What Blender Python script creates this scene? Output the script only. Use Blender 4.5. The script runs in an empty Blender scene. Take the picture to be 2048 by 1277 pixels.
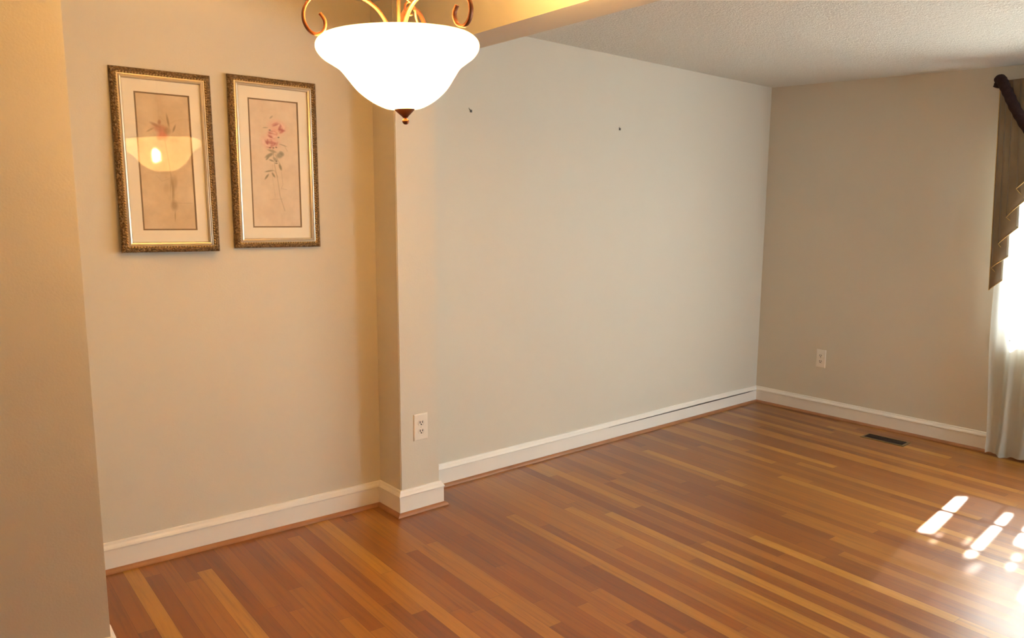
import bpy, bmesh, math, random
import numpy as np
from mathutils import Vector, Matrix

random.seed(7)
C = bpy.context.scene.collection
PI = math.pi

# ------------------------------------------------------------------ helpers
def obj(name, bm, mat=None, parent=None, smooth=False):
    me = bpy.data.meshes.new(name)
    bmesh.ops.recalc_face_normals(bm, faces=bm.faces[:])
    bm.to_mesh(me); bm.free()
    if mat: me.materials.append(mat)
    if smooth:
        for p in me.polygons: p.use_smooth = True
    o = bpy.data.objects.new(name, me); C.objects.link(o)
    if parent: o.parent = parent
    return o

def tag(o, label, cat, group=None, kind=None):
    o['label'] = label; o['category'] = cat
    if group: o['group'] = group
    if kind: o['kind'] = kind
    return o

def struct(o):
    o['kind'] = 'structure'; return o

def empty(name, loc, rot=(0, 0, 0)):
    o = bpy.data.objects.new(name, None); C.objects.link(o)
    o.location = loc; o.rotation_euler = rot; o.empty_display_size = .05
    return o

def box(bm, x0, x1, y0, y1, z0, z1, bev=0.0):
    """axis-aligned box added to bm"""
    v = [bm.verts.new(p) for p in ((x0,y0,z0),(x1,y0,z0),(x1,y1,z0),(x0,y1,z0),(x0,y0,z1),(x1,y0,z1),(x1,y1,z1),(x0,y1,z1))]
    fs = [bm.faces.new([v[i] for i in q]) for q in ((0,3,2,1),(4,5,6,7),(0,1,5,4),(1,2,6,5),(2,3,7,6),(3,0,4,7))]
    if bev:
        es = {e for f in fs for e in f.edges}
        bmesh.ops.bevel(bm, geom=list(es), offset=bev, segments=2, affect='EDGES')
    return v

def boxf(bm, fn, y0, y1, o0, o1, z0, z1):
    """box given in (y, off, z) mapped through fn"""
    v = [bm.verts.new(fn(*p)) for p in ((y0,o0,z0),(y1,o0,z0),(y1,o1,z0),(y0,o1,z0),(y0,o0,z1),(y1,o0,z1),(y1,o1,z1),(y0,o1,z1))]
    for q in ((0,3,2,1),(4,5,6,7),(0,1,5,4),(1,2,6,5),(2,3,7,6),(3,0,4,7)): bm.faces.new([v[i] for i in q])

def prism(bm, poly, z0, z1):
    a = [bm.verts.new((x, y, z0)) for x, y in poly]; b = [bm.verts.new((x, y, z1)) for x, y in poly]
    n = len(poly)
    bm.faces.new(a); bm.faces.new(b)
    for i in range(n): bm.faces.new((a[i], a[(i+1) % n], b[(i+1) % n], b[i]))

def lathe(bm, prof, seg=64, c=(0, 0, 0)):
    """prof: (r, z) list; r == 0 closes"""
    rings = []
    for r, z in prof:
        if r < 1e-6: rings.append([bm.verts.new((c[0], c[1], c[2]+z))])
        else: rings.append([bm.verts.new((c[0]+r*math.cos(2*PI*k/seg), c[1]+r*math.sin(2*PI*k/seg), c[2]+z)) for k in range(seg)])
    for a, b in zip(rings, rings[1:]):
        for k in range(seg):
            k2 = (k+1) % seg
            if len(a) == 1 and len(b) == 1: continue
            if len(a) == 1: bm.faces.new((a[0], b[k], b[k2]))
            elif len(b) == 1: bm.faces.new((a[k], a[k2], b[0]))
            else: bm.faces.new((a[k], a[k2], b[k2], b[k]))

def tube(bm, pts, r, seg=12, caps=True):
    pts = [Vector(p) for p in pts]; rings = []; up = None
    for i, p in enumerate(pts):
        t = (pts[min(i+1, len(pts)-1)] - pts[max(i-1, 0)]).normalized()
        if up is None:
            up = Vector((0, 0, 1)) if abs(t.z) < .9 else Vector((1, 0, 0))
        n = (up - t*up.dot(t)).normalized(); b = t.cross(n); up = n
        rr = r[i] if isinstance(r, (list, tuple)) else r
        rings.append([bm.verts.new(p + n*rr*math.cos(2*PI*k/seg) + b*rr*math.sin(2*PI*k/seg)) for k in range(seg)])
    for a, b in zip(rings, rings[1:]):
        for k in range(seg): bm.faces.new((a[k], a[(k+1) % seg], b[(k+1) % seg], b[k]))
    if caps: bm.faces.new(rings[0]); bm.faces.new(rings[-1])

def catmull(pts, n=8):
    P = [Vector(p) for p in pts]; P = [2*P[0]-P[1]] + P + [2*P[-1]-P[-2]]; out = []
    for i in range(1, len(P)-2):
        a, b, c, d = P[i-1:i+3]
        for k in range(n):
            t = k/n
            out.append(.5*((2*b) + (c-a)*t + (2*a-5*b+4*c-d)*t*t + (3*b-a-3*c+d)*t**3))
    out.append(P[-2]); return out

# ------------------------------------------------------------------ materials
class N:
    def __init__(s, name):
        s.m = bpy.data.materials.new(name); s.m.use_nodes = True; s.t = s.m.node_tree
        s.t.nodes.clear(); s.out = s.n('ShaderNodeOutputMaterial')
    def n(s, typ, **kw):
        o = s.t.nodes.new(typ)
        for k, v in kw.items():
            if k == 'ins':
                for a, b in v.items(): s.set(o, a, b)
            else: setattr(o, k, v)
        return o
    def set(s, o, a, b):
        if isinstance(b, bpy.types.NodeSocket): s.t.links.new(b, o.inputs[a])
        else: o.inputs[a].default_value = b
    def math(s, op, a, b=0, c=0):
        o = s.n('ShaderNodeMath', operation=op); s.set(o, 0, a); s.set(o, 1, b); s.set(o, 2, c); return o.outputs[0]
    def mix(s, f, a, b, blend='MIX'):
        o = s.n('ShaderNodeMix', data_type='RGBA', blend_type=blend)
        s.set(o, 0, f); s.set(o, 6, a); s.set(o, 7, b); return o.outputs[2]
    def ramp(s, f, stops):
        o = s.n('ShaderNodeValToRGB'); s.set(o, 0, f); e = o.color_ramp.elements
        while len(e) < len(stops): e.new(.5)
        for el, (p, c) in zip(e, stops): el.position = p; el.color = c
        return o.outputs[0]
    def noise(s, vec, scale, detail=2, rough=.5):
        o = s.n('ShaderNodeTexNoise'); s.set(o, 'Vector', vec); s.set(o, 'Scale', scale); s.set(o, 'Detail', detail); s.set(o, 'Roughness', rough)
        return o.outputs[0]
    def bump(s, h, strength, dist, norm=None):
        o = s.n('ShaderNodeBump'); s.set(o, 'Height', h); s.set(o, 'Strength', strength); s.set(o, 'Distance', dist)
        if norm: s.set(o, 'Normal', norm)
        return o.outputs[0]
    def pbsdf(s, **kw):
        o = s.n('ShaderNodeBsdfPrincipled')
        for k, v in kw.items(): s.set(o, k.replace('_', ' '), v)
        return o
    def surf(s, sock):
        s.t.links.new(sock, s.out.inputs[0]); return s.m

def g4(c, a=1): return (c[0], c[1], c[2], a)

def simple(name, col, rough=.5, metal=0, bumps=None, spec=.5, vary=0.0, vscale=30):
    s = N(name); co = s.n('ShaderNodeTexCoord').outputs['Object']
    col_s = g4(col)
    if vary:
        f = s.noise(co, vscale, 3)
        col_s = s.mix(f, g4([c*(1-vary) for c in col]), g4([min(1, c*(1+vary)) for c in col]))
    p = s.pbsdf(Base_Color=col_s, Roughness=rough, Metallic=metal, Specular_IOR_Level=spec)
    if bumps:
        s.set(p, 'Normal', s.bump(s.noise(co, bumps[0], 3), bumps[1], bumps[2]))
    return s.surf(p.outputs[0])

WALLC = (.653, .615, .53)
m_wall = simple('wall_paint', WALLC, .62, bumps=(160, .25, .002), spec=.3, vary=.02, vscale=2)
m_trim = simple('white_trim_paint', (.82, .795, .74), .38, bumps=(60, .1, .001), vary=.02, vscale=6)
m_plate = simple('ivory_plastic', (.80, .75, .66), .3)
m_slot = simple('slot_dark', (.03, .022, .018), .6)
m_screw = simple('screw_metal', (.6, .56, .5), .3, 1)
m_nail = simple('nail_steel', (.10, .085, .07), .4, .8)
m_brass = simple('vent_brass', (.20, .135, .055), .4, .75, vary=.35, vscale=40)
m_vent = simple('vent_louver', (.018, .011, .008), .6, .3)
m_black = simple('duct_dark', (.006, .005, .004), .9)
m_copper = simple('brushed_copper_bronze', (.17, .058, .024), .42, .75, bumps=(70, .25, .001), vary=.35, vscale=35)

def popcorn():
    s = N('popcorn_ceiling'); co = s.n('ShaderNodeTexCoord').outputs['Object']
    a = s.noise(co, 95, 4, .65); b = s.noise(co, 30, 3, .6)
    h = s.math('ADD', s.math('MULTIPLY', a, 1.0), s.math('MULTIPLY', b, .7))
    p = s.pbsdf(Base_Color=s.mix(a, (.70, .70, .65, 1), (.89, .89, .83, 1)), Roughness=.9, Specular_IOR_Level=.1, Normal=s.bump(h, .9, .012))
    return s.surf(p.outputs[0])
m_ceil = popcorn()
m_ceil_flat = simple('dining_ceiling_paint', (.80, .775, .72), .8, bumps=(120, .2, .002))

def oak():
    s = N('oak_strip_floor')
    co = s.n('ShaderNodeTexCoord').outputs['Object']
    mp = s.n('ShaderNodeMapping'); s.set(mp, 'Vector', co); mp.inputs['Rotation'].default_value = (0, 0, math.radians(3.0))
    sep = s.n('ShaderNodeSeparateXYZ'); s.set(sep, 0, mp.outputs[0]); X, Y = sep.outputs[0], sep.outputs[1]
    w = .0575
    u = s.math('DIVIDE', X, w); ui = s.math('FLOOR', u); uf = s.math('FRACT', u)
    wn = s.n('ShaderNodeTexWhiteNoise', noise_dimensions='1D'); s.set(wn, 'W', ui); r1 = wn.outputs[0]
    wn0 = s.n('ShaderNodeTexWhiteNoise', noise_dimensions='1D'); s.set(wn0, 'W', s.math('ADD', ui, 57.3)); r0 = wn0.outputs[0]
    ln = s.math('ADD', .8, s.math('MULTIPLY', r0, 1.0))
    v = s.math('DIVIDE', s.math('ADD', Y, s.math('MULTIPLY', r1, 7.0)), ln); vi = s.math('FLOOR', v); vf = s.math('FRACT', v)
    cb = s.n('ShaderNodeCombineXYZ'); s.set(cb, 0, ui); s.set(cb, 1, vi)
    wn2 = s.n('ShaderNodeTexWhiteNoise', noise_dimensions='3D'); s.set(wn2, 'Vector', cb.outputs[0]); rb = wn2.outputs[0]
    sc = s.n('ShaderNodeSeparateColor'); s.set(sc, 0, wn2.outputs[1])
    # board tone
    col = s.ramp(rb, [(0, (.19, .054, .006, 1)), (.35, (.245, .078, .008, 1)), (.62, (.29, .102, .011, 1)), (.85, (.345, .140, .015, 1)), (1, (.42, .200, .025, 1))])
    # grain: stretched along the board, shifted per board
    gx = s.n('ShaderNodeCombineXYZ'); s.set(gx, 0, s.math('MULTIPLY', X, 62)); s.set(gx, 1, s.math('ADD', s.math('MULTIPLY', Y, 2.3), s.math('MULTIPLY', sc.outputs[1], 31))); s.set(gx, 2, s.math('MULTIPLY', rb, 19))
    gr = s.noise(gx.outputs[0], 1.0, 5, .62)
    col = s.mix(.75, col, s.ramp(gr, [(.25, (.56, .50, .44, 1)), (.5, (1, 1, 1, 1)), (.8, (1.22, 1.26, 1.3, 1))]), 'MULTIPLY')
    big = s.noise(co, 1.1, 2)
    col = s.mix(.6, col, s.ramp(big, [(.3, (.86, .84, .82, 1)), (.7, (1.08, 1.08, 1.08, 1))]), 'MULTIPLY')
    # mineral streaks / knots
    kx = s.n('ShaderNodeCombineXYZ'); s.set(kx, 0, s.math('MULTIPLY', X, 19)); s.set(kx, 1, s.math('MULTIPLY', Y, 3.2)); s.set(kx, 2, s.math('MULTIPLY', rb, 7))
    kn = s.noise(kx.outputs[0], 1.0, 1)
    col = s.mix(s.ramp(kn, [(.79, (0, 0, 0, 1)), (.88, (.6, .6, .6, 1))]), col, (.10, .030, .010, 1))
    # seams
    sx = s.math('MINIMUM', uf, s.math('SUBTRACT', 1, uf)); sy = s.math('MINIMUM', vf, s.math('SUBTRACT', 1, vf))
    ex = s.math('LESS_THAN', sx, .012); ey = s.math('LESS_THAN', s.math('MULTIPLY', sy, ln), .0010)
    seam = s.math('MAXIMUM', ex, ey)
    col = s.mix(s.math('MULTIPLY', seam, .55), col, (.06, .02, .006, 1))
    rough = s.math('ADD', .31, s.math('MULTIPLY', gr, .16))
    wav = s.noise(co, 3.0, 2)
    h = s.math('ADD', s.math('MULTIPLY', seam, -.4), s.math('ADD', s.math('MULTIPLY', gr, .12), s.math('MULTIPLY', rb, .25)))
    nb = s.bump(h, .25, .0012)
    p = s.pbsdf(Base_Color=col, Roughness=rough, Specular_IOR_Level=.52, Coat_Weight=.42, Coat_Roughness=.27, Normal=nb)
    return s.surf(p.outputs[0])
m_floor = oak()
m_shoe = simple('oak_shoe_molding', (.34, .155, .068), .4, vary=.3, vscale=9)

def thin_glass(name, tint=(1, 1, 1), ior=1.5):
    s = N(name)
    tr = s.n('ShaderNodeBsdfTransparent'); s.set(tr, 0, g4(tint))
    gl = s.n('ShaderNodeBsdfGlossy'); s.set(gl, 'Roughness', .012)
    bf = s.n('ShaderNodeNewGeometry').outputs['Backfacing']
    fr = s.n('ShaderNodeFresnel'); s.set(fr, 0, s.math('ADD', ior, s.math('MULTIPLY', bf, 1/ior-ior)))
    mx = s.n('ShaderNodeMixShader'); s.set(mx, 0, fr.outputs[0]); s.t.links.new(tr.outputs[0], mx.inputs[1]); s.t.links.new(gl.outputs[0], mx.inputs[2])
    return s.surf(mx.outputs[0])
m_glass = thin_glass('picture_glass', (.985, .985, .98), 1.5)
m_pane = thin_glass('window_glass', (.95, .97, .97))

def emit(name, col, st):
    s = N(name); e = s.n('ShaderNodeEmission'); s.set(e, 0, g4(col)); s.set(e, 1, st); return s.surf(e.outputs[0])
LAMPC = (1.0, .54, .165)
m_bulb = emit('lamp_bulb', LAMPC, 1900.0)

def shade_mat():
    s = N('frosted_bowl_glass')
    e = s.n('ShaderNodeEmission'); s.set(e, 0, (1.0, .59, .22, 1)); s.set(e, 1, 1.9)
    t = s.n('ShaderNodeBsdfTranslucent'); s.set(t, 0, (.86, .80, .68, 1))
    d = s.n('ShaderNodeBsdfDiffuse'); s.set(d, 0, (.85, .80, .70, 1))
    g = s.n('ShaderNodeBsdfGlossy'); s.set(g, 'Roughness', .25)
    m1 = s.n('ShaderNodeMixShader'); s.set(m1, 0, .45); s.t.links.new(t.outputs[0], m1.inputs[1]); s.t.links.new(d.outputs[0], m1.inputs[2])
    m2 = s.n('ShaderNodeMixShader'); s.set(m2, 0, .05); s.t.links.new(m1.outputs[0], m2.inputs[1]); s.t.links.new(g.outputs[0], m2.inputs[2])
    a = s.n('ShaderNodeAddShader'); s.t.links.new(m2.outputs[0], a.inputs[0]); s.t.links.new(e.outputs[0], a.inputs[1])
    tp = s.n('ShaderNodeBsdfTransparent'); m3 = s.n('ShaderNodeMixShader'); s.set(m3, 0, .24)
    s.t.links.new(a.outputs[0], m3.inputs[1]); s.t.links.new(tp.outputs[0], m3.inputs[2])
    return s.surf(m3.outputs[0])
m_shade = shade_mat()

# ------------------------------------------------------------------ measurements (metres)
YA, XB, KB = 3.5626, 5.228, .0346
XP0, XP1, YP = 1.9173, 2.1357, 3.3464
YD, KD = 3.5483, -.0502
H = 2.44
def Dy(x): return YD + KD*(x-XP0)
def Bx(y, off=0): return XB + KB*(YA-y) - off
def Bf(y, off, z): return (Bx(y, off), y, z)
XL, YF = -2.6, -1.7          # left wall, front wall
SX, SY = .552, 2.80          # free end of the partition

# ------------------------------------------------------------------ room shell
bm = bmesh.new(); box(bm, XL-.2, 5.9, YF-.2, 4.0, -.06, 0); struct(obj('floor', bm, m_floor))
bm = bmesh.new(); box(bm, 1.75, 5.9, YF-.2, 4.0, H, H+.1); struct(obj('ceiling', bm, m_ceil))
bm = bmesh.new(); box(bm, XL-.2, 1.75, YF-.2, 4.0, H, H+.1); struct(obj('ceiling_dining', bm, m_ceil_flat))
bm = bmesh.new(); box(bm, XP1-.02, 5.9, YA, YA+.14, 0, H); struct(obj('wall_back', bm, m_wall))
bm = bmesh.new(); prism(bm, [(XL-.15, Dy(XL-.15)), (XP0+.03, Dy(XP0+.03)), (XP0+.03, Dy(XP0)+.14), (XL-.15, Dy(XL)+.14)], 0, H)
struct(obj('wall_dining', bm, m_wall))
bm = bmesh.new(); box(bm, XP0, XP1, YP, YA+.14, 0, H)
es = [e for e in bm.edges if abs(e.verts[0].co.z-e.verts[1].co.z) > 1 and e.verts[0].co.y < YP+.01]
bmesh.ops.bevel(bm, geom=es, offset=.004, segments=3, affect='EDGES')
struct(obj('wall_pillar', bm, m_wall))
# header beam crossing between dining area and living room
def bx0(y): return 2.0 + .1017*(y-3.5)
BW = .167
bm = bmesh.new(); prism(bm, [(bx0(3.56), 3.56), (bx0(3.56)+BW, 3.56), (bx0(YF)+BW, YF), (bx0(YF), YF)], 2.20, H+.02)
struct(obj('ceiling_beam', bm, m_wall))
# partition at the left
PK = math.tan(math.radians(22))
def Py(x): return SY + PK*(SX-x)
bm = bmesh.new(); prism(bm, [(SX, SY), (SX+.008, SY+.12), (-1.75, Py(-1.75)+.12), (-1.75, Py(-1.75))], 0, H)
es = [e for e in bm.edges if abs(e.verts[0].co.z-e.verts[1].co.z) > 1 and e.verts[0].co.x > 0]
bmesh.ops.bevel(bm, geom=es, offset=.002, segments=2, affect='EDGES')
struct(obj('wall_partition', bm, m_wall))
bm = bmesh.new(); box(bm, XL-.14, XL, YF-.14, 4.0, 0, H); struct(obj('wall_left', bm, m_wall))
# right wall with its window opening
W0, W1, WZ0, WZ1 = -.80, 1.785, .74, 2.12
bm = bmesh.new()
boxf(bm, Bf, YF-.14, W0, 0, -.16, 0, H); boxf(bm, Bf, W1, YA+.1, 0, -.16, 0, H)
boxf(bm, Bf, W0, W1, 0, -.16, 0, WZ0); boxf(bm, Bf, W0, W1, 0, -.16, WZ1, H)
struct(obj('wall_right', bm, m_wall))
# front wall (behind the camera) with an unseen window added for daylight on the back wall
F0, F1, FZ0, FZ1 = 4.12, 5.2, .40, 2.15
bm = bmesh.new()
box(bm, XL-.14, F0, YF-.14, YF, 0, H); box(bm, F1, 5.9, YF-.14, YF, 0, H); box(bm, F0, F1, YF-.14, YF, 0, FZ0); box(bm, F0, F1, YF-.14, YF, FZ1, H)
struct(obj('wall_front', bm, m_wall))

# ---- baseboards
BOARD = [(0, 0), (.016, 0), (.016, .094), (.0145, .0955), (0, .0955)]
CAP = [(0, .0965), (.0185, .0965), (.0195, .1015), (.0165, .1085), (.010, .117), (.0075, .1255), (.005, .1275), (0, .1275)]
QR = [(.016, 0)] + [(.016 + .018*math.cos(a), .018*math.sin(a)) for a in [i*PI/12 for i in range(7)]]
def seg_dirs(path):
    return [(Vector(b)-Vector(a)).normalized() for a, b in zip(path, path[1:])]
def run(path, i, prof, lift=None, nseg=1):
    """profile swept on segment i of path with mitred ends; room lies on the right hand of the path"""
    D = seg_dirs(path); nr = lambda d: Vector((d.y, -d.x))
    def miter(k):
        if k == 0: return nr(D[0])
        if k == len(path)-1: return nr(D[-1])
        a, b = nr(D[k-1]), nr(D[k]); m = (a+b); return m/(m.dot(a))
    A, B = Vector(path[i]), Vector(path[i+1]); ma, mb = miter(i), miter(i+1)
    bm = bmesh.new(); rings = []
    for q in range(nseg+1):
        t = q/nseg; p = A.lerp(B, t); m = ma if q == 0 else (mb if q == nseg else nr(D[i]))
        lz = lift(t) if lift else 0
        rings.append([bm.verts.new((p.x+m.x*d, p.y+m.y*d, z+(lz if z > .0 else 0))) for d, z in prof])
    n = len(prof)
    for a, b in zip(rings, rings[1:]):
        for k in range(n): bm.faces.new((a[k], a[(k+1) % n], b[(k+1) % n], b[k]))
    bm.faces.new(rings[0]); bm.faces.new(rings[-1])
    return bm
def join_bm(bms):
    out = bmesh.new()
    for b in bms:
        me = bpy.data.meshes.new('tmp'); b.to_mesh(me); b.free(); out.from_mesh(me); bpy.data.meshes.remove(me)
    return out
def baseboard(name, path, idx, lift=None, nseg=1):
    o = struct(obj(name, join_bm([run(path, i, BOARD) for i in idx]), m_trim))
    obj('baseboard_cap', join_bm([run(path, i, CAP, lift, nseg) for i in idx]), m_trim, o)
    sh = obj('shoe_molding', join_bm([run(path, i, QR) for i in idx]), m_shoe, o)
    sh['label'] = 'stained oak quarter-round strip'
    return o
path = [(SX-.8, Dy(SX-.8)), (XP0, Dy(XP0)), (XP0, YP), (XP1, YP), (XP1, YA), (Bx(YA), YA), (Bx(YF), YF)]
baseboard('baseboard_dining', path, [0])
baseboard('baseboard_pillar', path, [1, 2, 3])
def gap(t): return .0005 + .0042*max(0, min(1, (t-.45)/.35))*max(0.25, min(1, (1.0-t)/.12))
bb = baseboard('baseboard_back', path, [4], gap, 24)
bm = bmesh.new(); xa, xb = 3.55, 5.17; rows = []  # dark strip over the board front, painting in the shade of the cap gap
for k in range(25):
    t = k/24; hgt = .0048*math.sin(PI*min(1, t*.62+.06))**.8 if t < .98 else .0008
    rows.append([bm.verts.new((xa+(xb-xa)*t, YA-.0163, .0960-hgt)), bm.verts.new((xa+(xb-xa)*t, YA-.0166, .0968))])
for a, b in zip(rows, rows[1:]): bm.faces.new((a[0], b[0], b[1], a[1]))
gp = obj('gap_shade_strip', bm, m_slot, bb); gp['label'] = 'dark open gap under the baseboard cap'
baseboard('baseboard_right', path, [5])
pp = [(-1.75, Py(-1.75)), (SX, SY), (SX+.008, SY+.12), (-1.2, Py(-1.2)+.12)]
baseboard('baseboard_partition', pp, [0, 1, 2])

# ---- windows
def window(name, fn, a0, a1, z0, z1, off_glass, cols, rows, casing=True):
    """fn(along, off, z): off > 0 is inside the room"""
    w = empty(name, (0, 0, 0)); struct(w)
    b = bmesh.new(); t = .05
    for (p, q, r, s) in ((a0, a0+t, z0, z1), (a1-t, a1, z0, z1), (a0+t, a1-t, z0, z0+t), (a0+t, a1-t, z1-t, z1)):
        boxf(b, fn, p, q, off_glass-.03, off_glass+.03, r, s)
    obj('window_frame', b, m_trim, w)
    n = 3; step = (a1-a0-2*t)/n
    for k in range(n):
        s0 = a0+t+k*step; s1 = s0+step
        b = bmesh.new()
        for (p, q, r, s) in ((s0, s0+.035, z0+t, z1-t), (s1-.035, s1, z0+t, z1-t), (s0, s1, z0+t, z0+t+.04), (s0, s1, z1-t-.04, z1-t)):
            boxf(b, fn, p, q, off_glass-.018, off_glass+.018, r, s)
        for c in range(1, cols):
            x = s0+(s1-s0)*c/cols; boxf(b, fn, x-.009, x+.009, off_glass-.012, off_glass+.012, z0+t, z1-t)
        for c in range(1, rows):
            z = z0+t+(z1-z0-2*t)*c/rows; boxf(b, fn, s0, s1, off_glass-.0115, off_glass+.0115, z-.009, z+.009)
        sash = obj('sash', b, m_trim, w)
        b = bmesh.new(); boxf(b, fn, s0+.02, s1-.02, off_glass-.002, off_glass+.002, z0+t+.02, z1-t-.02); obj('pane', b, m_pane, sash)
    if casing:
        b = bmesh.new(); c = .012
        for (p, q, r, s) in ((a0-c, a0, z0-.02, z1+c), (a1, a1+c, z0-.02, z1+c), (a0, a1, z1, z1+c)):
            boxf(b, fn, p, q, 0, .018, r, s)
        obj('casing', b, m_trim, w)
        b = bmesh.new(); boxf(b, fn, a0-c, a1+c, -.07, .022, z0-.03, z0); obj('window_sill', b, m_trim, w)
    return w
window('window_1', Bf, W0, W1, WZ0, WZ1, -.09, 3, 4)
window('window_added', lambda a, o, z: (a, YF+o, z), F0, F1, FZ0, FZ1, -.08, 2, 3)  # out of view, added as a source of fill daylight

# ------------------------------------------------------------------ pendant lamp
LX, LY, LZ = 1.128, 1.938, 1.938
lamp = empty('pendant_light', (LX, LY, 0))
tag(lamp, 'lit frosted glass bowl pendant with copper scroll arms, hanging right of the framed pictures', 'ceiling light')
def smooth_prof(pts, n=6):
    return [(max(0, p.x), p.y) for p in [Vector((q.x, q.y)) for q in catmull([(a, b, 0) for a, b in pts], n)]]
outer = [(.016, -.160), (.030, -.1605), (.052, -.155), (.083, -.137), (.113, -.110), (.136, -.077), (.153, -.053), (.172, -.038), (.191, -.024), (.203, -.008), (.2065, .006), (.203, .018), (.196, .026)]
oc = smooth_prof([(a*1.01, b*.957) for a, b in outer], 6)
prof = oc + [(max(.012, r-.006) if i else r-.006, z+.004) for i, (r, z) in enumerate(reversed(oc))]
bm = bmesh.new(); lathe(bm, prof + [prof[0]], 96, (0, 0, LZ)); obj('glass_shade', bm, m_shade, lamp, True)
bm = bmesh.new()
fin = smooth_prof([(a, -.156+(b+.156)*.86) for a, b in [(.0005, -.2075), (.0055, -.2055), (.0088, -.199), (.0085, -.194), (.0055, -.190), (.0045, -.188), (.0065, -.186), (.0085, -.183), (.013, -.178), (.021, -.169), (.0265, -.162), (.0275, -.158), (.024, -.1565), (.012, -.1560)]], 5)
lathe(bm, [(0, -.156-.0518*.86)] + fin + [(0, -.156)], 40, (0, 0, LZ+.007)); obj('finial', bm, m_copper, lamp, True)
bm = bmesh.new(); tube(bm, [(0, 0, LZ-.157), (0, 0, H-.03)], .0046, 14)
lathe(bm, smooth_prof([(.0045, -.0), (.012, .004), (.017, .016), (.012, .03), (.0045, .036)], 4), 24, (0, 0, LZ-.01))
lathe(bm, smooth_prof([(.0045, 0), (.013, .005), (.018, .02), (.011, .036), (.0045, .05)], 4), 24, (0, 0, LZ+.24))
obj('center_rod', bm, m_copper, lamp, True)
bm = bmesh.new(); lathe(bm, [(0, -.035), (.01, -.034), (.03, -.028), (.058, -.012), (.064, -.003), (.064, 0), (0, 0)], 40, (0, 0, H)); obj('canopy', bm, m_copper, lamp, True)
vdir = Vector((.5012, .8653, 0)); wdir = Vector((.8653, -.5012, 0))
arm = [(.006, -.045), (.013, .0), (.024, .040), (.040, .066), (.061, .084), (.092, .101), (.128, .111), (.168, .1135), (.204, .106), (.232, .089), (.250, .064), (.2535, .038), (.244, .016), (.227, .006), (.209, .012), (.200, .026), (.200, .042), (.210, .057)]
arm = [(a*1.0, b+.019*min(1, i/4)) for i, (a, b) in enumerate(arm)]
for c, cs in ((20, 1), (-108, .925), (138, 1.03)):
    a = math.radians(c); dr = vdir*math.cos(a)+wdir*math.sin(a); sd = Vector((0, 0, 1)).cross(dr)
    pts = catmull([(p, q, 0) for p, q in arm], 8)
    bm = bmesh.new(); rings = []
    for i, p in enumerate(pts):
        t = (pts[min(i+1, len(pts)-1)]-pts[max(i-1, 0)]).normalized(); n = Vector((-t.y, t.x))
        tt = i/(len(pts)-1); th = .0034; wd = .0060
        ring = []
        for s1, s2 in ((-1, -1), (-.6, -1.3), (.6, -1.3), (1, -1), (1.15, 0), (1, 1), (.6, 1.3), (-.6, 1.3), (-1, 1), (-1.15, 0)):
            r_ = p.x*cs + n.x*th*s1; z_ = p.y + n.y*th*s1
            ring.append(bm.verts.new(dr*r_ + sd*(wd*s2/1.3) + Vector((0, 0, LZ+z_))))
        rings.append(ring)
    m = len(rings[0])
    for r1, r2 in zip(rings, rings[1:]):
        for k in range(m): bm.faces.new((r1[k], r1[(k+1) % m], r2[(k+1) % m], r2[k]))
    bm.faces.new(rings[0]); bm.faces.new(rings[-1])
    obj('scroll_arm', bm, m_copper, lamp, True)
# ring-shaped hook behind the rod
bm = bmesh.new(); cc = wdir*.036 + vdir*.03 + Vector((0, 0, LZ+.108))
pts = [cc + wdir*(.0125*math.cos(t)) + Vector((0, 0, 1))*(.0165*math.sin(t)) for t in [2*PI*k/28-.4 for k in range(26)]]
tube(bm, pts, .0028, 10)
tube(bm, catmull([wdir*.004+vdir*.004+Vector((0, 0, LZ+.17)), wdir*.026+vdir*.02+Vector((0, 0, LZ+.135)), wdir*.048+vdir*.032+Vector((0, 0, LZ+.115)), wdir*.052+vdir*.05+Vector((0, 0, LZ+.085)), wdir*.07+vdir*.09+Vector((0, 0, LZ+.05)), wdir*.1+vdir*.175+Vector((0, 0, LZ+.028))], 6), .0034, 10)
obj('hook_ring', bm, m_copper, lamp, True)
bp = [(-.030, -.030)]
for k, (x, y) in enumerate(bp):
    bm = bmesh.new(); lathe(bm, [(0, -.038), (.014, -.036), (.027, -.024), (.032, -.004), (.028, .014), (.017, .034), (.013, .046), (0, .046)], 24, (x, y, LZ-.062)); 
    bl = obj('bulb', bm, m_bulb, lamp, True)

# ------------------------------------------------------------------ framed pictures
def art_mesh(w, h, paint, nx=120, nz=300):
    me = bpy.data.meshes.new('print')
    xs = np.linspace(-w/2, w/2, nx); zs = np.linspace(-h/2, h/2, nz)
    X, Z = np.meshgrid(xs, zs)
    verts = np.stack([X.ravel(), np.zeros(X.size), Z.ravel()], 1)
    idx = np.arange(nx*nz).reshape(nz, nx)
    faces = np.stack([idx[:-1, :-1].ravel(), idx[:-1, 1:].ravel(), idx[1:, 1:].ravel(), idx[1:, :-1].ravel()], 1)
    me.from_pydata(verts.tolist(), [], faces.tolist())
    U = (X-X.min())/w; V = 1-(Z-Z.min())/h      # V = 0 at the top
    col = paint(U, V)
    at = me.color_attributes.new('ink', 'FLOAT_COLOR', 'POINT')
    rgba = np.ones((nx*nz, 4), dtype=np.float32); rgba[:, :3] = np.clip(col.reshape(-1, 3)*1.22, 0, 1)
    at.data.foreach_set('color', rgba.ravel())
    return me
rng = np.random.default_rng(5)
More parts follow.
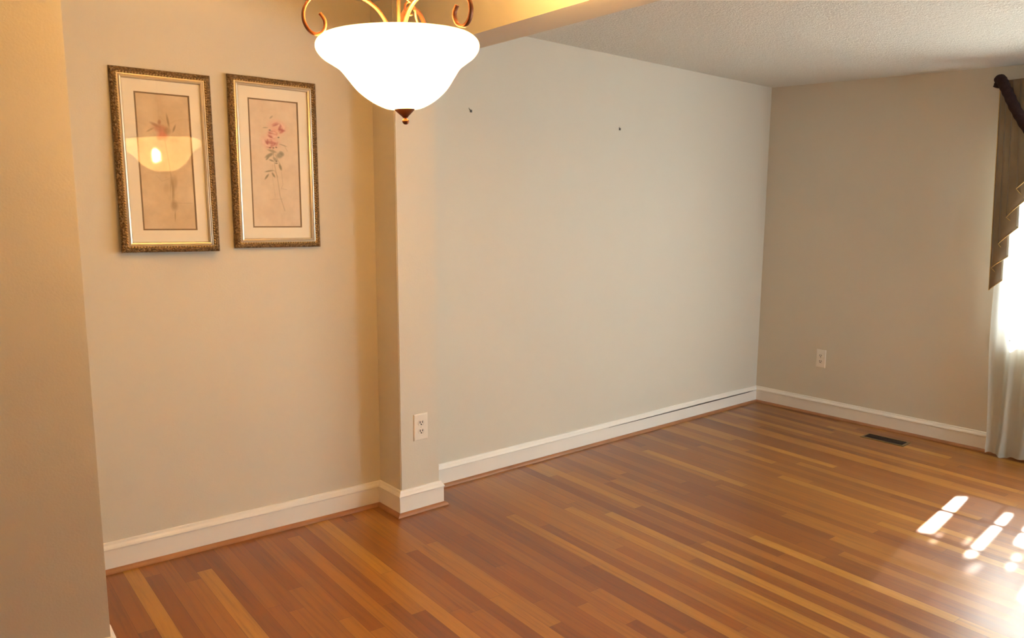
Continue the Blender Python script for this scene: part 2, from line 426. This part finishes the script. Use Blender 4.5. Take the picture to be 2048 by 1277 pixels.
def fbm(U, V, sx, sy, seed):
    r = np.random.default_rng(seed); out = np.zeros_like(U); amp = 1
    for o in range(4):
        gx, gy = int(sx*2**o)+2, int(sy*2**o)+2; G = r.random((gy+1, gx+1))
        x = U*(gx-1); y = V*(gy-1); xi = np.floor(x).astype(int); yi = np.floor(y).astype(int); fx = x-xi; fy = y-yi
        fx = fx*fx*(3-2*fx); fy = fy*fy*(3-2*fy)
        out += amp*((G[yi, xi]*(1-fx)+G[yi, xi+1]*fx)*(1-fy)+(G[yi+1, xi]*(1-fx)+G[yi+1, xi+1]*fx)*fy); amp *= .5
    return out/1.875
AR = 2.92
def blob(col, U, V, u, v, ru, rv, ang, c, a, soft=.35):
    ca, sa = math.cos(ang), math.sin(ang); du = U-u; dv = (V-v)*AR
    p = (du*ca+dv*sa)/ru; q = (-du*sa+dv*ca)/rv; d = np.sqrt(p*p+q*q)
    m = a*np.clip((1+soft-d)/(2*soft), 0, 1)[..., None]
    return col*(1-m)+np.array(c)*m
def stroke(col, U, V, pts, wd, c, a):
    dm = np.full(U.shape, 9.)
    P = [(x, y*AR) for x, y in pts]
    for (x0, y0), (x1, y1) in zip(P, P[1:]):
        dx, dy = x1-x0, y1-y0; t = np.clip(((U-x0)*dx+(V*AR-y0)*dy)/(dx*dx+dy*dy+1e-9), 0, 1)
        dm = np.minimum(dm, np.hypot(U-x0-t*dx, V*AR-y0-t*dy))
    m = a*np.clip(1.5-dm/wd, 0, 1)[..., None]
    return col*(1-m)+np.array(c)*m
def paint_roses(U, V):
    n = fbm(U, V, 3, 8, 1)[..., None]; n2 = fbm(U, V, 14, 34, 2)[..., None]
    col = np.array((.70, .60, .49))*(1-n) + np.array((.60, .49, .38))*n
    col = col*(1-.10*(n2-.5))
    for (u, v, ru, rv) in ((.45, .16, .3, .22), (.62, .66, .3, .3), (.3, .58, .22, .2), (.45, .88, .35, .2), (.72, .33, .2, .3)):
        col = blob(col, U, V, u, v, ru, rv, .3, (.52, .42, .31), .16, .9)
    rose, deep, pale = (.50, .22, .19), (.36, .10, .10), (.66, .40, .34)
    leaf, dark = (.26, .23, .16), (.14, .11, .09)
    R = np.random.default_rng(11)
    for (u, v, r) in ((.57, .205, .185), (.41, .325, .185), (.46, .265, .11)):
        col = blob(col, U, V, u, v, r, r*.85, .2, pale, .62, .4)
        for k in range(16):
            a = R.random()*6.28; q = r*(.25+.6*R.random())
            col = blob(col, U, V, u+q*math.cos(a), v+q*.8*math.sin(a)/AR, .045+.03*R.random(), .018+.012*R.random(), a+1.57, (rose, deep, pale, (.74, .55, .48))[k % 4], .62, .4)
    col = blob(col, U, V, .66, .225, .07, .025, .2, deep, .65); col = blob(col, U, V, .43, .33, .09, .035, .1, deep, .6)
    for (u, v, ru, rv, an, a) in ((.60, .425, .085, .06, -.7, .65), (.64, .41, .06, .035, .9, .5), (.38, .43, .10, .035, -.6, .75), (.44, .395, .09, .03, .3, .6), (.34, .455, .05, .018, -.9, .7),
                          (.60, .52, .075, .026, 1.3, .85), (.50, .46, .06, .03, .9, .6), (.36, .555, .085, .018, -.25, .75), (.31, .60, .075, .020, -1.0, .8), (.45, .585, .06, .020, 1.1, .85), (.42, .47, .05, .02, .4, .7),
                          (.68, .345, .08, .012, .35, .5), (.32, .215, .05, .014, -.1, .45), (.45, .13, .045, .018, -.8, .45), (.52, .49, .03, .018, 0, .8)):
        col = blob(col, U, V, u, v, ru, rv, an, leaf, min(.95, a*1.15), .35)
    for (u, v) in ((.41, .232), (.585, .285), (.40, .37), (.53, .365), (.47, .37), (.52, .475)):
        col = blob(col, U, V, u, v, .02, .014, 0, dark, .9, .4)
    for pts, w, a in (([(.46, .38), (.48, .5), (.54, .64), (.57, .75), (.66, .87)], .008, .6), ([(.36, .555), (.48, .55), (.54, .60)], .007, .55), ([(.50, .42), (.56, .47), (.60, .5)], .008, .6),
                      ([(.62, .56), (.64, .66), (.60, .69), (.72, .70)], .006, .4), ([(.36, .78), (.62, .775)], .006, .4), ([(.44, .50), (.43, .62), (.47, .76)], .005, .3), ([(.60, .34), (.70, .345), (.76, .39)], .006, .5)):
        col = stroke(col, U, V, pts, w, (.36, .29, .20), a)
    return col
def paint_faint(U, V):
    n = fbm(U, V, 3, 7, 21)[..., None]; n2 = fbm(U, V, 12, 34, 22)[..., None]
    col = np.array((.66, .545, .40))*(1-n) + np.array((.52, .405, .27))*n
    col = col*(1-.12*(n2-.5))
    for (u, v, ru, rv) in ((.5, .2, .3, .25), (.6, .72, .20, .62), (.35, .55, .3, .4), (.75, .9, .25, .2)):
        col = blob(col, U, V, u, v, ru, rv, 0, (.42, .31, .19), .2, .9)
    for (u, v, ru, rv, an, c, a) in ((.42, .25, .13, .08, .2, (.44, .20, .14), .55), (.47, .30, .10, .09, .9, (.56, .22, .16), .6), (.40, .32, .05, .05, .3, (.60, .26, .18), .6), (.33, .225, .09, .03, .5, (.34, .20, .12), .55),
            (.42, .205, .03, .05, .1, (.36, .20, .13), .6), (.58, .19, .02, .13, -.12, (.27, .20, .12), .6), (.56, .265, .06, .07, .2, (.32, .23, .14), .5), (.69, .245, .018, .08, .35, (.26, .20, .13), .6), (.24, .265, .08, .018, -.6, (.33, .25, .15), .5), (.68, .33, .08, .05, .2, (.42, .32, .21), .35),
            (.58, .70, .035, .25, 0, (.30, .215, .12), .5), (.63, .65, .05, .14, .1, (.33, .24, .14), .4), (.60, .82, .06, .10, 0, (.27, .19, .11), .45), (.47, .69, .05, .10, .2, (.40, .30, .19), .3), (.60, .90, .012, .10, .05, (.30, .22, .13), .5)):
        col = blob(col, U, V, u, v, ru, rv, an, c, min(.95, a*1.35), .45)
    col = blob(col, U, V, .56, .725, .012, .16, .05, (.64, .53, .38), .6, .5)
    for pts, w, a in (([(.50, .335), (.55, .5), (.58, .66)], .010, .35), ([(.55, .80), (.95, .80)], .006, .35), ([(.30, .60), (.40, .64), (.52, .62)], .01, .2)):
        col = stroke(col, U, V, pts, w, (.34, .25, .15), a)
    return col
def ink_mat(name):
    s = N(name); a = s.n('ShaderNodeVertexColor', layer_name='ink')
    p = s.pbsdf(Base_Color=a.outputs[0], Roughness=.8, Specular_IOR_Level=.1)
    return s.surf(p.outputs[0])
m_ink = ink_mat('art_print')
m_mat = simple('cream_mat_board', (.93, .87, .75), .85, bumps=(300, .1, .0006), spec=.1)
m_matline = simple('mat_bevel_brown', (.24, .16, .08), .7)
def frame_mats():
    s = N('ornate_antique_gold'); co = s.n('ShaderNodeTexCoord').outputs['Object']
    mp = s.n('ShaderNodeMapping'); s.set(mp, 'Vector', co); mp.inputs['Scale'].default_value = (1, 1, 1)
    v = s.n('ShaderNodeTexVoronoi'); s.set(v, 'Vector', mp.outputs[0]); s.set(v, 'Scale', 110)
    a = s.noise(co, 140, 4, .7); h = s.math('ADD', s.math('MULTIPLY', v.outputs[0], 1.2), a)
    col = s.ramp(a, [(.35, (.085, .045, .018, 1)), (.55, (.25, .155, .065, 1)), (.72, (.60, .46, .26, 1))])
    p = s.pbsdf(Base_Color=col, Metallic=.7, Roughness=.42, Normal=s.bump(h, 1.0, .004))
    A = s.surf(p.outputs[0])
    B = simple('frame_gold_bead', (.62, .45, .20), .28, .9, bumps=(60, .6, .002), vary=.35, vscale=60)
    Cm = simple('frame_silver_lip', (.60, .52, .40), .32, .75, vary=.12, vscale=20)
    return A, B, Cm
m_fr, m_bead, m_lip = frame_mats()

def frame_ring(bm, w, h, prof):
    """mitred rectangular ring; prof: (inset from the outer edge, height above the wall)"""
    rings = []
    for (i, d) in prof:
        rings.append([bm.verts.new((sx*(w/2-i), -d, sz*(h/2-i))) for sx, sz in ((-1, -1), (1, -1), (1, 1), (-1, 1))])
    n = len(rings)
    for a, b in zip(rings, rings[1:]):
        for k in range(4): bm.faces.new((a[k], a[(k+1) % 4], b[(k+1) % 4], b[k]))
def carved(bm, w, h, i0, i1, d0, d1, per=.0105, seed=0):
    """raised rope-like run of beads around the frame"""
    R = random.Random(seed); im = (i0+i1)/2
    for side in range(4):
        L = (w if side % 2 == 0 else h) - 2*im; n = int(L/per)
        for k in range(n):
            s = -L/2 + (k+.5)*L/n; q = (s, -(h/2-im)) if side == 0 else ((w/2-im, s) if side == 1 else ((s, h/2-im) if side == 2 else (-(w/2-im), s)))
            a = (0 if side % 2 == 0 else PI/2) + .55 + R.uniform(-.25, .25)
            r1 = per*.62*R.uniform(.8, 1.1); r2 = (i1-i0)*.5
            ring = []
            for (rr, dd) in ((1, d0), (.75, (d0+d1)/2), (.35, d1)):
                ring.append([bm.verts.new((q[0]+rr*(r1*math.cos(t)*math.cos(a)-r2*math.sin(t)*math.sin(a)), -dd, q[1]+rr*(r1*math.cos(t)*math.sin(a)+r2*math.sin(t)*math.cos(a)))) for t in [2*PI*j/8 for j in range(8)]])
            for A_, B_ in zip(ring, ring[1:]):
                for j in range(8): bm.faces.new((A_[j], A_[(j+1) % 8], B_[(j+1) % 8], B_[j]))
            bm.faces.new(ring[-1])
def picture(cx, cz, w, h, yaw, tilt, paint, label, back=.006):
    y = Dy(cx)
    t = empty('framed_picture', (cx, y-back, cz)); t.rotation_euler = (tilt, 0, math.atan(KD)+yaw)
    tag(t, label, 'picture', 'framed botanical prints')
    bm = bmesh.new(); frame_ring(bm, w, h, [(.004, 0), (0, .003), (0, .012), (.003, .017), (.008, .0205), (.014, .022), (.020, .0205), (.0245, .0165)])
    f = obj('frame', bm, m_fr, t)
    bm = bmesh.new(); carved(bm, w, h, .0165, .0245, .017, .0245, seed=int(cx*100)); b = obj('carved_edge', bm, m_bead, f, True)
    b['label'] = 'bright gold twisted inner border'
    bm = bmesh.new(); frame_ring(bm, w, h, [(.0235, .012), (.0240, .0185), (.028, .0190), (.0295, .0160), (.033, .0175), (.038, .0160), (.041, .0105), (.041, .008)])
    b = obj('inner_lip', bm, m_lip, f); b['label'] = 'smooth silvery gold lip inside the carved frame'
    mi = .038; mo = .080; mv = .088
    bm = bmesh.new()
    W2, H2, a, c = w/2-mi, h/2-mi, w/2-mo, h/2-mv
    o_ = [bm.verts.new((sx*W2, -.0078, sz*H2)) for sx, sz in ((-1, -1), (1, -1), (1, 1), (-1, 1))]
    i_ = [bm.verts.new((sx*a, -.0078, sz*c)) for sx, sz in ((-1, -1), (1, -1), (1, 1), (-1, 1))]
    b_ = [bm.verts.new((sx*a, -.0050, sz*c)) for sx, sz in ((-1, -1), (1, -1), (1, 1), (-1, 1))]
    for k in range(4):
        bm.faces.new((o_[k], o_[(k+1) % 4], i_[(k+1) % 4], i_[k])); bm.faces.new((i_[k], i_[(k+1) % 4], b_[(k+1) % 4], b_[k]))
    m = obj('mat_board', bm, m_mat, t)
    bm = bmesh.new(); frame_ring(bm, 2*a+.0006, 2*c+.0006, [(0, .0076), (.0005, .0081), (.0060, .0072), (.0060, .0055)]); b = obj('mat_fillet', bm, m_matline, m); b['label'] = 'thin brown line around the print'
    me = art_mesh(2*a-.006, 2*c-.006, paint); me.materials.append(m_ink)
    po = bpy.data.objects.new('print', me); C.objects.link(po); po.parent = t; po.location = (0, -.0060, 0)
    bm = bmesh.new(); box(bm, -w/2+.005, w/2-.005, -.004, -.0005, -h/2+.005, h/2-.005); obj('backing_board', bm, m_matline, t)
    bm = bmesh.new(); v = [bm.verts.new((sx*(w/2-.0405), -.0105, sz*(h/2-.0405))) for sx, sz in ((-1, -1), (1, -1), (1, 1), (-1, 1))]; bm.faces.new(v)
    g = obj('glass', bm, m_glass, t)
    return t
YAW1, TILT1 = math.radians(-2.9), math.radians(-2.1)
# the bowl hangs slightly out of true
for ch in list(lamp.children):
    if ch.name.split('.')[0] in ('glass_shade', 'finial', 'scroll_arm', 'bulb', 'hook_ring'):
        pv = Vector((0, 0, LZ)); rot = Matrix.Rotation(math.radians(-4.1), 4, vdir)
        ch.matrix_local = Matrix.Translation(pv) @ rot @ Matrix.Translation(-pv)
picture(1.022, 1.668, .356, .717, YAW1, TILT1, paint_faint, 'left framed print, faint reddish flower on tan, with the lit lamp reflected in its glass', .015)
picture(1.454, 1.682, .372, .726, 0, 0, paint_roses, 'right framed print of two pink roses with grey leaves and long stem, nearer the pillar')

# ------------------------------------------------------------------ outlets
def outlet(loc, rotz, label):
    t = empty('wall_outlet', loc, (0, 0, rotz)); tag(t, label, 'outlet', 'duplex wall outlets')
    w, h = .0385, .067
    bm = bmesh.new(); rings = []
    for (i, d) in ((0, 0), (0, .0028), (.0022, .0052), (.006, .0060)):
        rings.append([bm.verts.new((sx*(w-i), -d, sz*(h-i))) for sx, sz in ((-1, -1), (1, -1), (1, 1), (-1, 1))])
    for a, b in zip(rings, rings[1:]):
        for k in range(4): bm.faces.new((a[k], a[(k+1) % 4], b[(k+1) % 4], b[k]))
    bm.faces.new(rings[-1]); obj('cover_plate', bm, m_plate, t)
    for s in (-1, 1):
        cz = s*.0215
        bm = bmesh.new(); pts = []
        for k in range(24):
            a = 2*PI*k/24; x = .0172*math.cos(a); z = max(-.0138, min(.0138, .0172*math.sin(a))); pts.append((x, z))
        A = [bm.verts.new((x, -.006, cz+z)) for x, z in pts]; B = [bm.verts.new((x, -.0078, cz+z)) for x, z in pts]; D_ = [bm.verts.new((x*.93, -.0084, cz+z*.93)) for x, z in pts]
        for P_, Q_ in ((A, B), (B, D_)):
            for k in range(24): bm.faces.new((P_[k], P_[(k+1) % 24], Q_[(k+1) % 24], Q_[k]))
        bm.faces.new(D_); rc = obj('receptacle', bm, m_plate, t)
        for x, hh in ((-.0065, .0045), (.0065, .0037)):
            bm = bmesh.new(); box(bm, x-.0021, x+.0021, -.0090, -.0080, cz+.0035-hh*1.3, cz+.0035+hh*1.3); obj('slot', bm, m_slot, rc)
        bm = bmesh.new(); vv = [bm.verts.new((.0040*math.cos(a), -.0089, cz-.0078+.0040*math.sin(a))) for a in [2*PI*k/14 for k in range(14)]]; bm.faces.new(vv)
        ob = obj('ground_hole', bm, m_slot, rc)
        bm = bmesh.new()
        for k in range(12):   # flat dark brown arc near the socket face edge
            a0, a1 = -1.15+k*2.3/12, -1.15+(k+1)*2.3/12
            q = [bm.verts.new((.0150*math.cos(a_)*rr, -.0087, cz+max(-.0130, min(.0130, .0150*math.sin(a_)*rr)))) for a_, rr in ((a0, 1), (a1, 1), (a1, .92), (a0, .92))]
            bm.faces.new(q)
        obj('groove', bm, simple_groove, rc)
    bm = bmesh.new(); 
    r1 = [bm.verts.new((.0028*math.cos(a), -.0062, .0028*math.sin(a))) for a in [2*PI*k/12 for k in range(12)]]; r2 = [bm.verts.new((.0022*math.cos(a), -.0076, .0022*math.sin(a))) for a in [2*PI*k/12 for k in range(12)]]
    for k in range(12): bm.faces.new((r1[k], r1[(k+1) % 12], r2[(k+1) % 12], r2[k]))
    bm.faces.new(r2); obj('screw', bm, m_screw, t)
simple_groove = simple('groove_brown', (.22, .16, .10), .7)
outlet((2.030, YP, .431), 0, 'ivory duplex outlet low on the narrow pillar face between the two wall sections')
outlet((Bx(3.01), 3.01, .432), -PI/2+math.atan(KB)*1.0, 'white duplex outlet low on the far right wall, above the floor vent')

# ------------------------------------------------------------------ nails
def nail(x, z, label, L=.030):
    t = empty('nail', (x, YA, z)); tag(t, label, 'nail', 'nails left in the back wall')
    d = Vector((-.72, -.55, .30)).normalized()
    bm = bmesh.new(); tube(bm, [-d*.006, d*L], .0020, 10); obj('shank', bm, m_nail, t, True)
    bm = bmesh.new(); tube(bm, [d*L, d*(L+.0012)], .0034, 14); obj('head', bm, m_screw, t)
    bm = bmesh.new(); box(bm, -.0065, .0065, -.004, 0, -.008, .006, .001); h = obj('hook_plate', bm, m_nail, t); h['label'] = 'small dark hook plate against the wall'
nail(2.487, 2.009, 'bent nail in the back wall just right of the hanging lamp')
nail(3.600, 2.005, 'small nail alone in the middle of the grey back wall', .020)

# ------------------------------------------------------------------ floor vent
vent = empty('floor_vent', (5.018, 2.352, 0), (0, 0, math.radians(2))); tag(vent, 'brass rimmed floor vent with dark louvres set in oak floor along the right wall', 'vent')
bm = bmesh.new(); hw, hl = .066, .153
rings = []
for (i, z) in ((0, 0), (.003, .0035), (.012, .0048), (.019, .0045), (.020, .001)):
    rings.append([bm.verts.new((sx*(hw-i), sy*(hl-i), z)) for sx, sy in ((-1, -1), (1, -1), (1, 1), (-1, 1))])
for a, b in zip(rings, rings[1:]):
    for k in range(4): bm.faces.new((a[k], a[(k+1) % 4], b[(k+1) % 4], b[k]))
obj('rim', bm, m_brass, vent)
bm = bmesh.new(); box(bm, -.047, .047, -.134, .134, .0001, .0008); obj('duct_opening', bm, m_black, vent)
bm = bmesh.new()
for k in range(22):
    y = -.126+k*.012
    v = [bm.verts.new(p) for p in ((-.047, y, .0010), (.047, y, .0010), (.047, y+.006, .0042), (-.047, y+.006, .0042), (-.047, y+.0015, .0010), (.047, y+.0015, .0010), (.047, y+.0075, .0042), (-.047, y+.0075, .0042))]
    for q in ((0, 1, 2, 3), (4, 5, 6, 7), (0, 1, 5, 4), (2, 3, 7, 6), (0, 3, 7, 4), (1, 2, 6, 5)): bm.faces.new([v[i] for i in q])
box(bm, -.003, .003, -.134, .134, .0035, .0046)
obj('louvers', bm, m_vent, vent)

# ------------------------------------------------------------------ curtains
def sheer_mat():
    s = N('sheer_voile'); co = s.n('ShaderNodeTexCoord').outputs['Object']
    at = s.n('ShaderNodeAttribute', attribute_name='open'); f = at.outputs['Fac']
    tr = s.n('ShaderNodeBsdfTransparent')
    d = s.n('ShaderNodeBsdfDiffuse'); s.set(d, 0, (.60, .585, .51, 1))
    t = s.n('ShaderNodeBsdfTranslucent'); s.set(t, 0, (.62, .62, .58, 1))
    m1 = s.n('ShaderNodeMixShader'); s.set(m1, 0, .5); s.t.links.new(d.outputs[0], m1.inputs[1]); s.t.links.new(t.outputs[0], m1.inputs[2])
    m2 = s.n('ShaderNodeMixShader'); s.set(m2, 0, f); s.t.links.new(m1.outputs[0], m2.inputs[1]); s.t.links.new(tr.outputs[0], m2.inputs[2])
    return s.surf(m2.outputs[0])
m_sheer = sheer_mat()
def sheer():
    bm = bmesh.new(); lay = bm.verts.layers.float.new('open')
    y0, y1, z0, z1 = 1.800, -.86, .012, 2.25; nz, ny = 44, 420; R = np.random.default_rng(3)
    grid = []
    def fold(y): return .020*math.sin(y*46+.6*math.sin(y*7)) + .009*math.sin(y*97+1.3)
    # see-through spots put in the cloth to shape the floor's sun patches: (y, half width, z0, z1, how much)
    spots = [(1.672, .036, .76, 1.26, .85), (1.405, .013, .80, 1.34, .8), (1.25, .045, .78, 1.10, .85), (1.245, .016, 1.20, 1.36, .2), (1.60, .013, 1.24, 1.36, .12), (1.455, .012, 1.20, 1.28, .12),
             (1.36, .018, 1.40, 1.52, .07), (1.12, .016, 1.36, 1.60, .15), (.95, .03, .80, 1.3, .6), (.62, .03, .80, 1.3, .6), (.30, .03, .80, 1.3, .6)]
    for j in range(nz+1):
        z = z0+(z1-z0)*j/nz; row = []
        for i in range(ny+1):
            y = y0+(y1-y0)*i/ny
            k = 1.0 + .35*math.sin(z*2.1+y*3); flare = .012*(1-z/2.25)
            off = .068 + .7*fold(y)*k*(.55+.45*min(1, (2.3-z))) + flare + (.012*math.sin(y*60+z*3) if z < .08 else 0)
            yy = y + .010*math.sin(z*3+y*20) - (.028*max(0, (.72-z)/.72) if i < 40 else 0)*(1-i/40 if i < 40 else 0)
            zz = z + (.010*math.sin(y*33)+.006*math.sin(y*71) if j == 0 else 0)
            v = bm.verts.new(Bf(yy, off, max(.004, zz)))
            op = .008
            for (sy, hw_, a, b, am) in spots:
                fy = max(0, min(1, (hw_-abs(y-sy))/.012+.5)); fz = max(0, min(1, (z-a)/.03+.5))*max(0, min(1, (b-z)/.04+.5))
                op = max(op, am*fy*fz)
            v[lay] = op; row.append(v)
        grid.append(row)
    for a, b in zip(grid, grid[1:]):
        for i in range(ny): bm.faces.new((a[i], a[i+1], b[i+1], b[i]))
    o = obj('sheer_curtain', bm, m_sheer, None, True)
    return tag(o, 'white floor-length sheer curtain glowing in front of the sunlit right-hand window', 'curtain')
sheer()

def fabric(name, c1, c2, sheen=.3):
    s = N(name); co = s.n('ShaderNodeTexCoord').outputs['Object']
    a = s.noise(co, 9, 3); w = s.n('ShaderNodeTexWave'); s.set(w, 'Vector', co); s.set(w, 'Scale', 260); w.bands_direction = 'Z'
    col = s.mix(a, g4(c1), g4(c2))
    d = s.pbsdf(Base_Color=col, Roughness=.72, Sheen_Weight=sheen, Specular_IOR_Level=.25, Normal=s.bump(w.outputs[1], .15, .0006))
    t = s.n('ShaderNodeBsdfTranslucent'); s.set(t, 0, col)
    m = s.n('ShaderNodeMixShader'); s.set(m, 0, .26); s.t.links.new(d.outputs[0], m.inputs[1]); s.t.links.new(t.outputs[0], m.inputs[2])
    return s.surf(m.outputs[0])
m_swag = fabric('taupe_gold_satin', (.26, .20, .125), (.36, .285, .19))
m_back = fabric('olive_gold_satin', (.17, .125, .05), (.23, .165, .07))
m_rope = simple('burgundy_chenille', (.024, .006, .005), .9, bumps=(190, 1.0, .006), vary=.5, vscale=90)
m_gold = simple('gold_piping', (.62, .43, .15), .45, vary=.2, vscale=90)

val = empty('swag_valance', (Bx(1.9), 1.9, 2.36)); tag(val, 'taupe swag valance with stepped pleated jabot and burgundy rope over the right window', 'curtain valance')
def vobj(name, bm, m, smooth=True, parent=None):
    for v in bm.verts: v.co -= Vector((Bx(1.9), 1.9, 2.36))
    return obj(name, bm, m, parent or val, smooth)
def jabot(mir):
    f = (lambda y: y) if not mir else (lambda y: .97-y)
    JO = .045
    hem = [(1.842, 1.065, .075), (1.764, 1.134, .085), (1.834, 1.207, .096), (1.738, 1.283, .106), (1.800, 1.357, .116), (1.690, 1.461, .127), (1.762, 1.520, .137), (1.660, 1.625, .147), (1.715, 1.69, .157), (1.60, 1.79, .166), (1.65, 1.85, .174), (1.54, 1.95, .182)]
    hem = [(y-.014, z, o+JO) for y, z, o in hem]
    bm = bmesh.new(); cols = []; hemv = []
    def top(i): y = hem[i][0]; return y + .052*(1 if i == 0 else 1)*(1-.0*i), 2.335, .045+hem[i][2]*.55
    for i in range(len(hem)-1):
        for k in range(8):
            t = k/8
            yb = hem[i][0]*(1-t)+hem[i+1][0]*t; zb = hem[i][1]*(1-t)+hem[i+1][1]*t; ob = hem[i][2]*(1-t)+hem[i+1][2]*t
            bulge = math.sin(t*PI)*(.013 if i % 2 == 0 else -.004)
            ti, tj = top(i), top(i+1); yt = ti[0]*(1-t)+tj[0]*t; ot = ti[2]*(1-t)+tj[2]*t
            col = []
            for q in range(17):
                s = q/16; y = yb*(1-s)+yt*s; z = zb*(1-s)+2.335*s; o = ob*(1-s)+ot*s + bulge*(1-.5*s)
                col.append(bm.verts.new(Bf(f(y), o, z)))
            cols.append(col)
    for a, b in zip(cols, cols[1:]):
        for q in range(16): bm.faces.new((a[q], a[q+1], b[q+1], b[q]))
    hp = [c[0].co.copy() for c in cols]; ep = [v.co.copy() for v in cols[0]]
    j = vobj('jabot', bm, m_swag); sd = j.modifiers.new('thick', 'SOLIDIFY'); sd.thickness = .0016
    bm = bmesh.new(); tube(bm, hp, .0022, 6); tube(bm, ep, .0025, 6)
    g = vobj('piping', bm, m_gold, True, j); g['label'] = 'thin gold piping along the jabot edge'
jabot(False); jabot(True)
# rope swag line from corner to corner and the draped cloth above it
Y0, Y1 = 1.892, -.925
rope = [(Y0+.012, 2.300, .105), (Y0-.004, 2.338, .115), (Y0-.03, 2.335, .145), (1.82, 2.27, .165), (1.737, 2.130, .185), (1.62, 1.985, .20), (1.40, 1.86, .215), (1.10, 1.78, .22), (.80, 1.745, .22), (.485, 1.735, .22)]
rope += [(.97-y, z, o) for y, z, o in reversed(rope[:-1])]
rp = catmull([Bf(y, o, z) for y, z, o in rope], 10)
bm = bmesh.new(); rr = []
for i in range(len(rp)):
    rr.append((.031 if 8 < i < len(rp)-9 else .020)*(1+.10*math.sin(i*1.9)))
tube(bm, rp, rr, 16)
r = vobj('rope_trim', bm, m_rope); r['label'] = 'thick dark burgundy rope'
r.modifiers.new('sub', 'SUBSURF').render_levels = 1
bm = bmesh.new(); cols = []
for i in range(81):
    t = i/80; y = Y0-.02+(Y1-Y0+.04)*t; k = t*(len(rp)-1); 
    # rope height under this y
    zz = np.interp(-y, [-p.y for p in rp], [p.z for p in rp]); oo = np.interp(-y, [-p.y for p in rp], [Bx(p.y)-p.x for p in rp])
    col = []
    for q in range(21):
        s = q/20; z = zz*(1-s)+2.315*s; o = (oo-.01)*(1-s)+.10*s + .018*math.sin(s*26+math.sin(t*PI)*5)*math.sin(s*PI)
        col.append(bm.verts.new(Bf(y, o, z)))
    cols.append(col)
for a, b in zip(cols, cols[1:]):
    for q in range(20): bm.faces.new((a[q], a[q+1], b[q+1], b[q]))
w_ = vobj('swag', bm, m_back); w_.modifiers.new('thick', 'SOLIDIFY').thickness = .002
bm = bmesh.new(); boxf(bm, Bf, -.92, 1.885, .0, .09, 2.295, 2.318); vobj('mounting_board', bm, m_back, False)

# ------------------------------------------------------------------ outdoors: light
world = bpy.data.worlds.new('sky'); bpy.context.scene.world = world; world.use_nodes = True
wt = world.node_tree; bg = wt.nodes['Background']; bg.inputs[0].default_value = (.86, .93, 1.0, 1); bg.inputs[1].default_value = 14.0
sun = bpy.data.lights.new('sun', 'SUN'); sun.energy = 72; sun.angle = math.radians(.9); sun.color = (1, .97, .92)
so = bpy.data.objects.new('sun', sun); C.objects.link(so)
el = math.radians(39.5); dv = Vector((-math.cos(el)*math.cos(math.radians(6)), -math.cos(el)*math.sin(math.radians(6)), -math.sin(el)))
so.rotation_euler = dv.to_track_quat('-Z', 'Y').to_euler(); so.location = (9, 2, 5)
def portal(name, loc, rot, sx, sy):
    l = bpy.data.lights.new(name, 'AREA'); l.shape = 'RECTANGLE'; l.size = sx; l.size_y = sy; l.cycles.is_portal = True
    o = bpy.data.objects.new(name, l); C.objects.link(o); o.location = loc; o.rotation_euler = rot
portal('portal_1', (Bx(.475)+.2, .475, 1.43), (0, PI/2, 0), 1.5, 2.6)
portal('portal_2', (4.66, YF-.2, 1.28), (PI/2, 0, 0), 1.2, 1.85)

# ------------------------------------------------------------------ camera
f, pitch, yaw, roll, hc, cx, cy = 1585.5051, math.radians(8.8386), math.radians(45.0571), math.radians(1.3874), 1.5541, 199.0585, 12.514
F = Vector((math.sin(yaw)*math.cos(pitch), math.cos(yaw)*math.cos(pitch), -math.sin(pitch)))
Rt = Vector((math.cos(yaw), -math.sin(yaw), 0)); U = Rt.cross(F)
R2 = math.cos(roll)*Rt + math.sin(roll)*U; U2 = -math.sin(roll)*Rt + math.cos(roll)*U
cam = bpy.data.cameras.new('camera'); co = bpy.data.objects.new('camera', cam); C.objects.link(co)
M = Matrix((R2, U2, -F)).transposed().to_4x4(); M.translation = (0, 0, hc); co.matrix_world = M
cam.sensor_fit = 'HORIZONTAL'; cam.sensor_width = 36; cam.lens = f*36/2048
cam.shift_x = -cx/2048; cam.shift_y = cy/2048; cam.clip_start = .05
sc = bpy.context.scene; sc.camera = co
sc.view_settings.view_transform = 'Standard'; sc.view_settings.look = 'None'; sc.view_settings.exposure = .76; sc.view_settings.gamma = 1
sc.view_settings.use_curve_mapping = False
sc.cycles.use_denoising = True; sc.cycles.max_bounces = 10; sc.cycles.diffuse_bounces = 6; sc.cycles.transparent_max_bounces = 12
sc.cycles.sample_clamp_indirect = 12; sc.cycles.caustics_reflective = False; sc.cycles.caustics_refractive = False
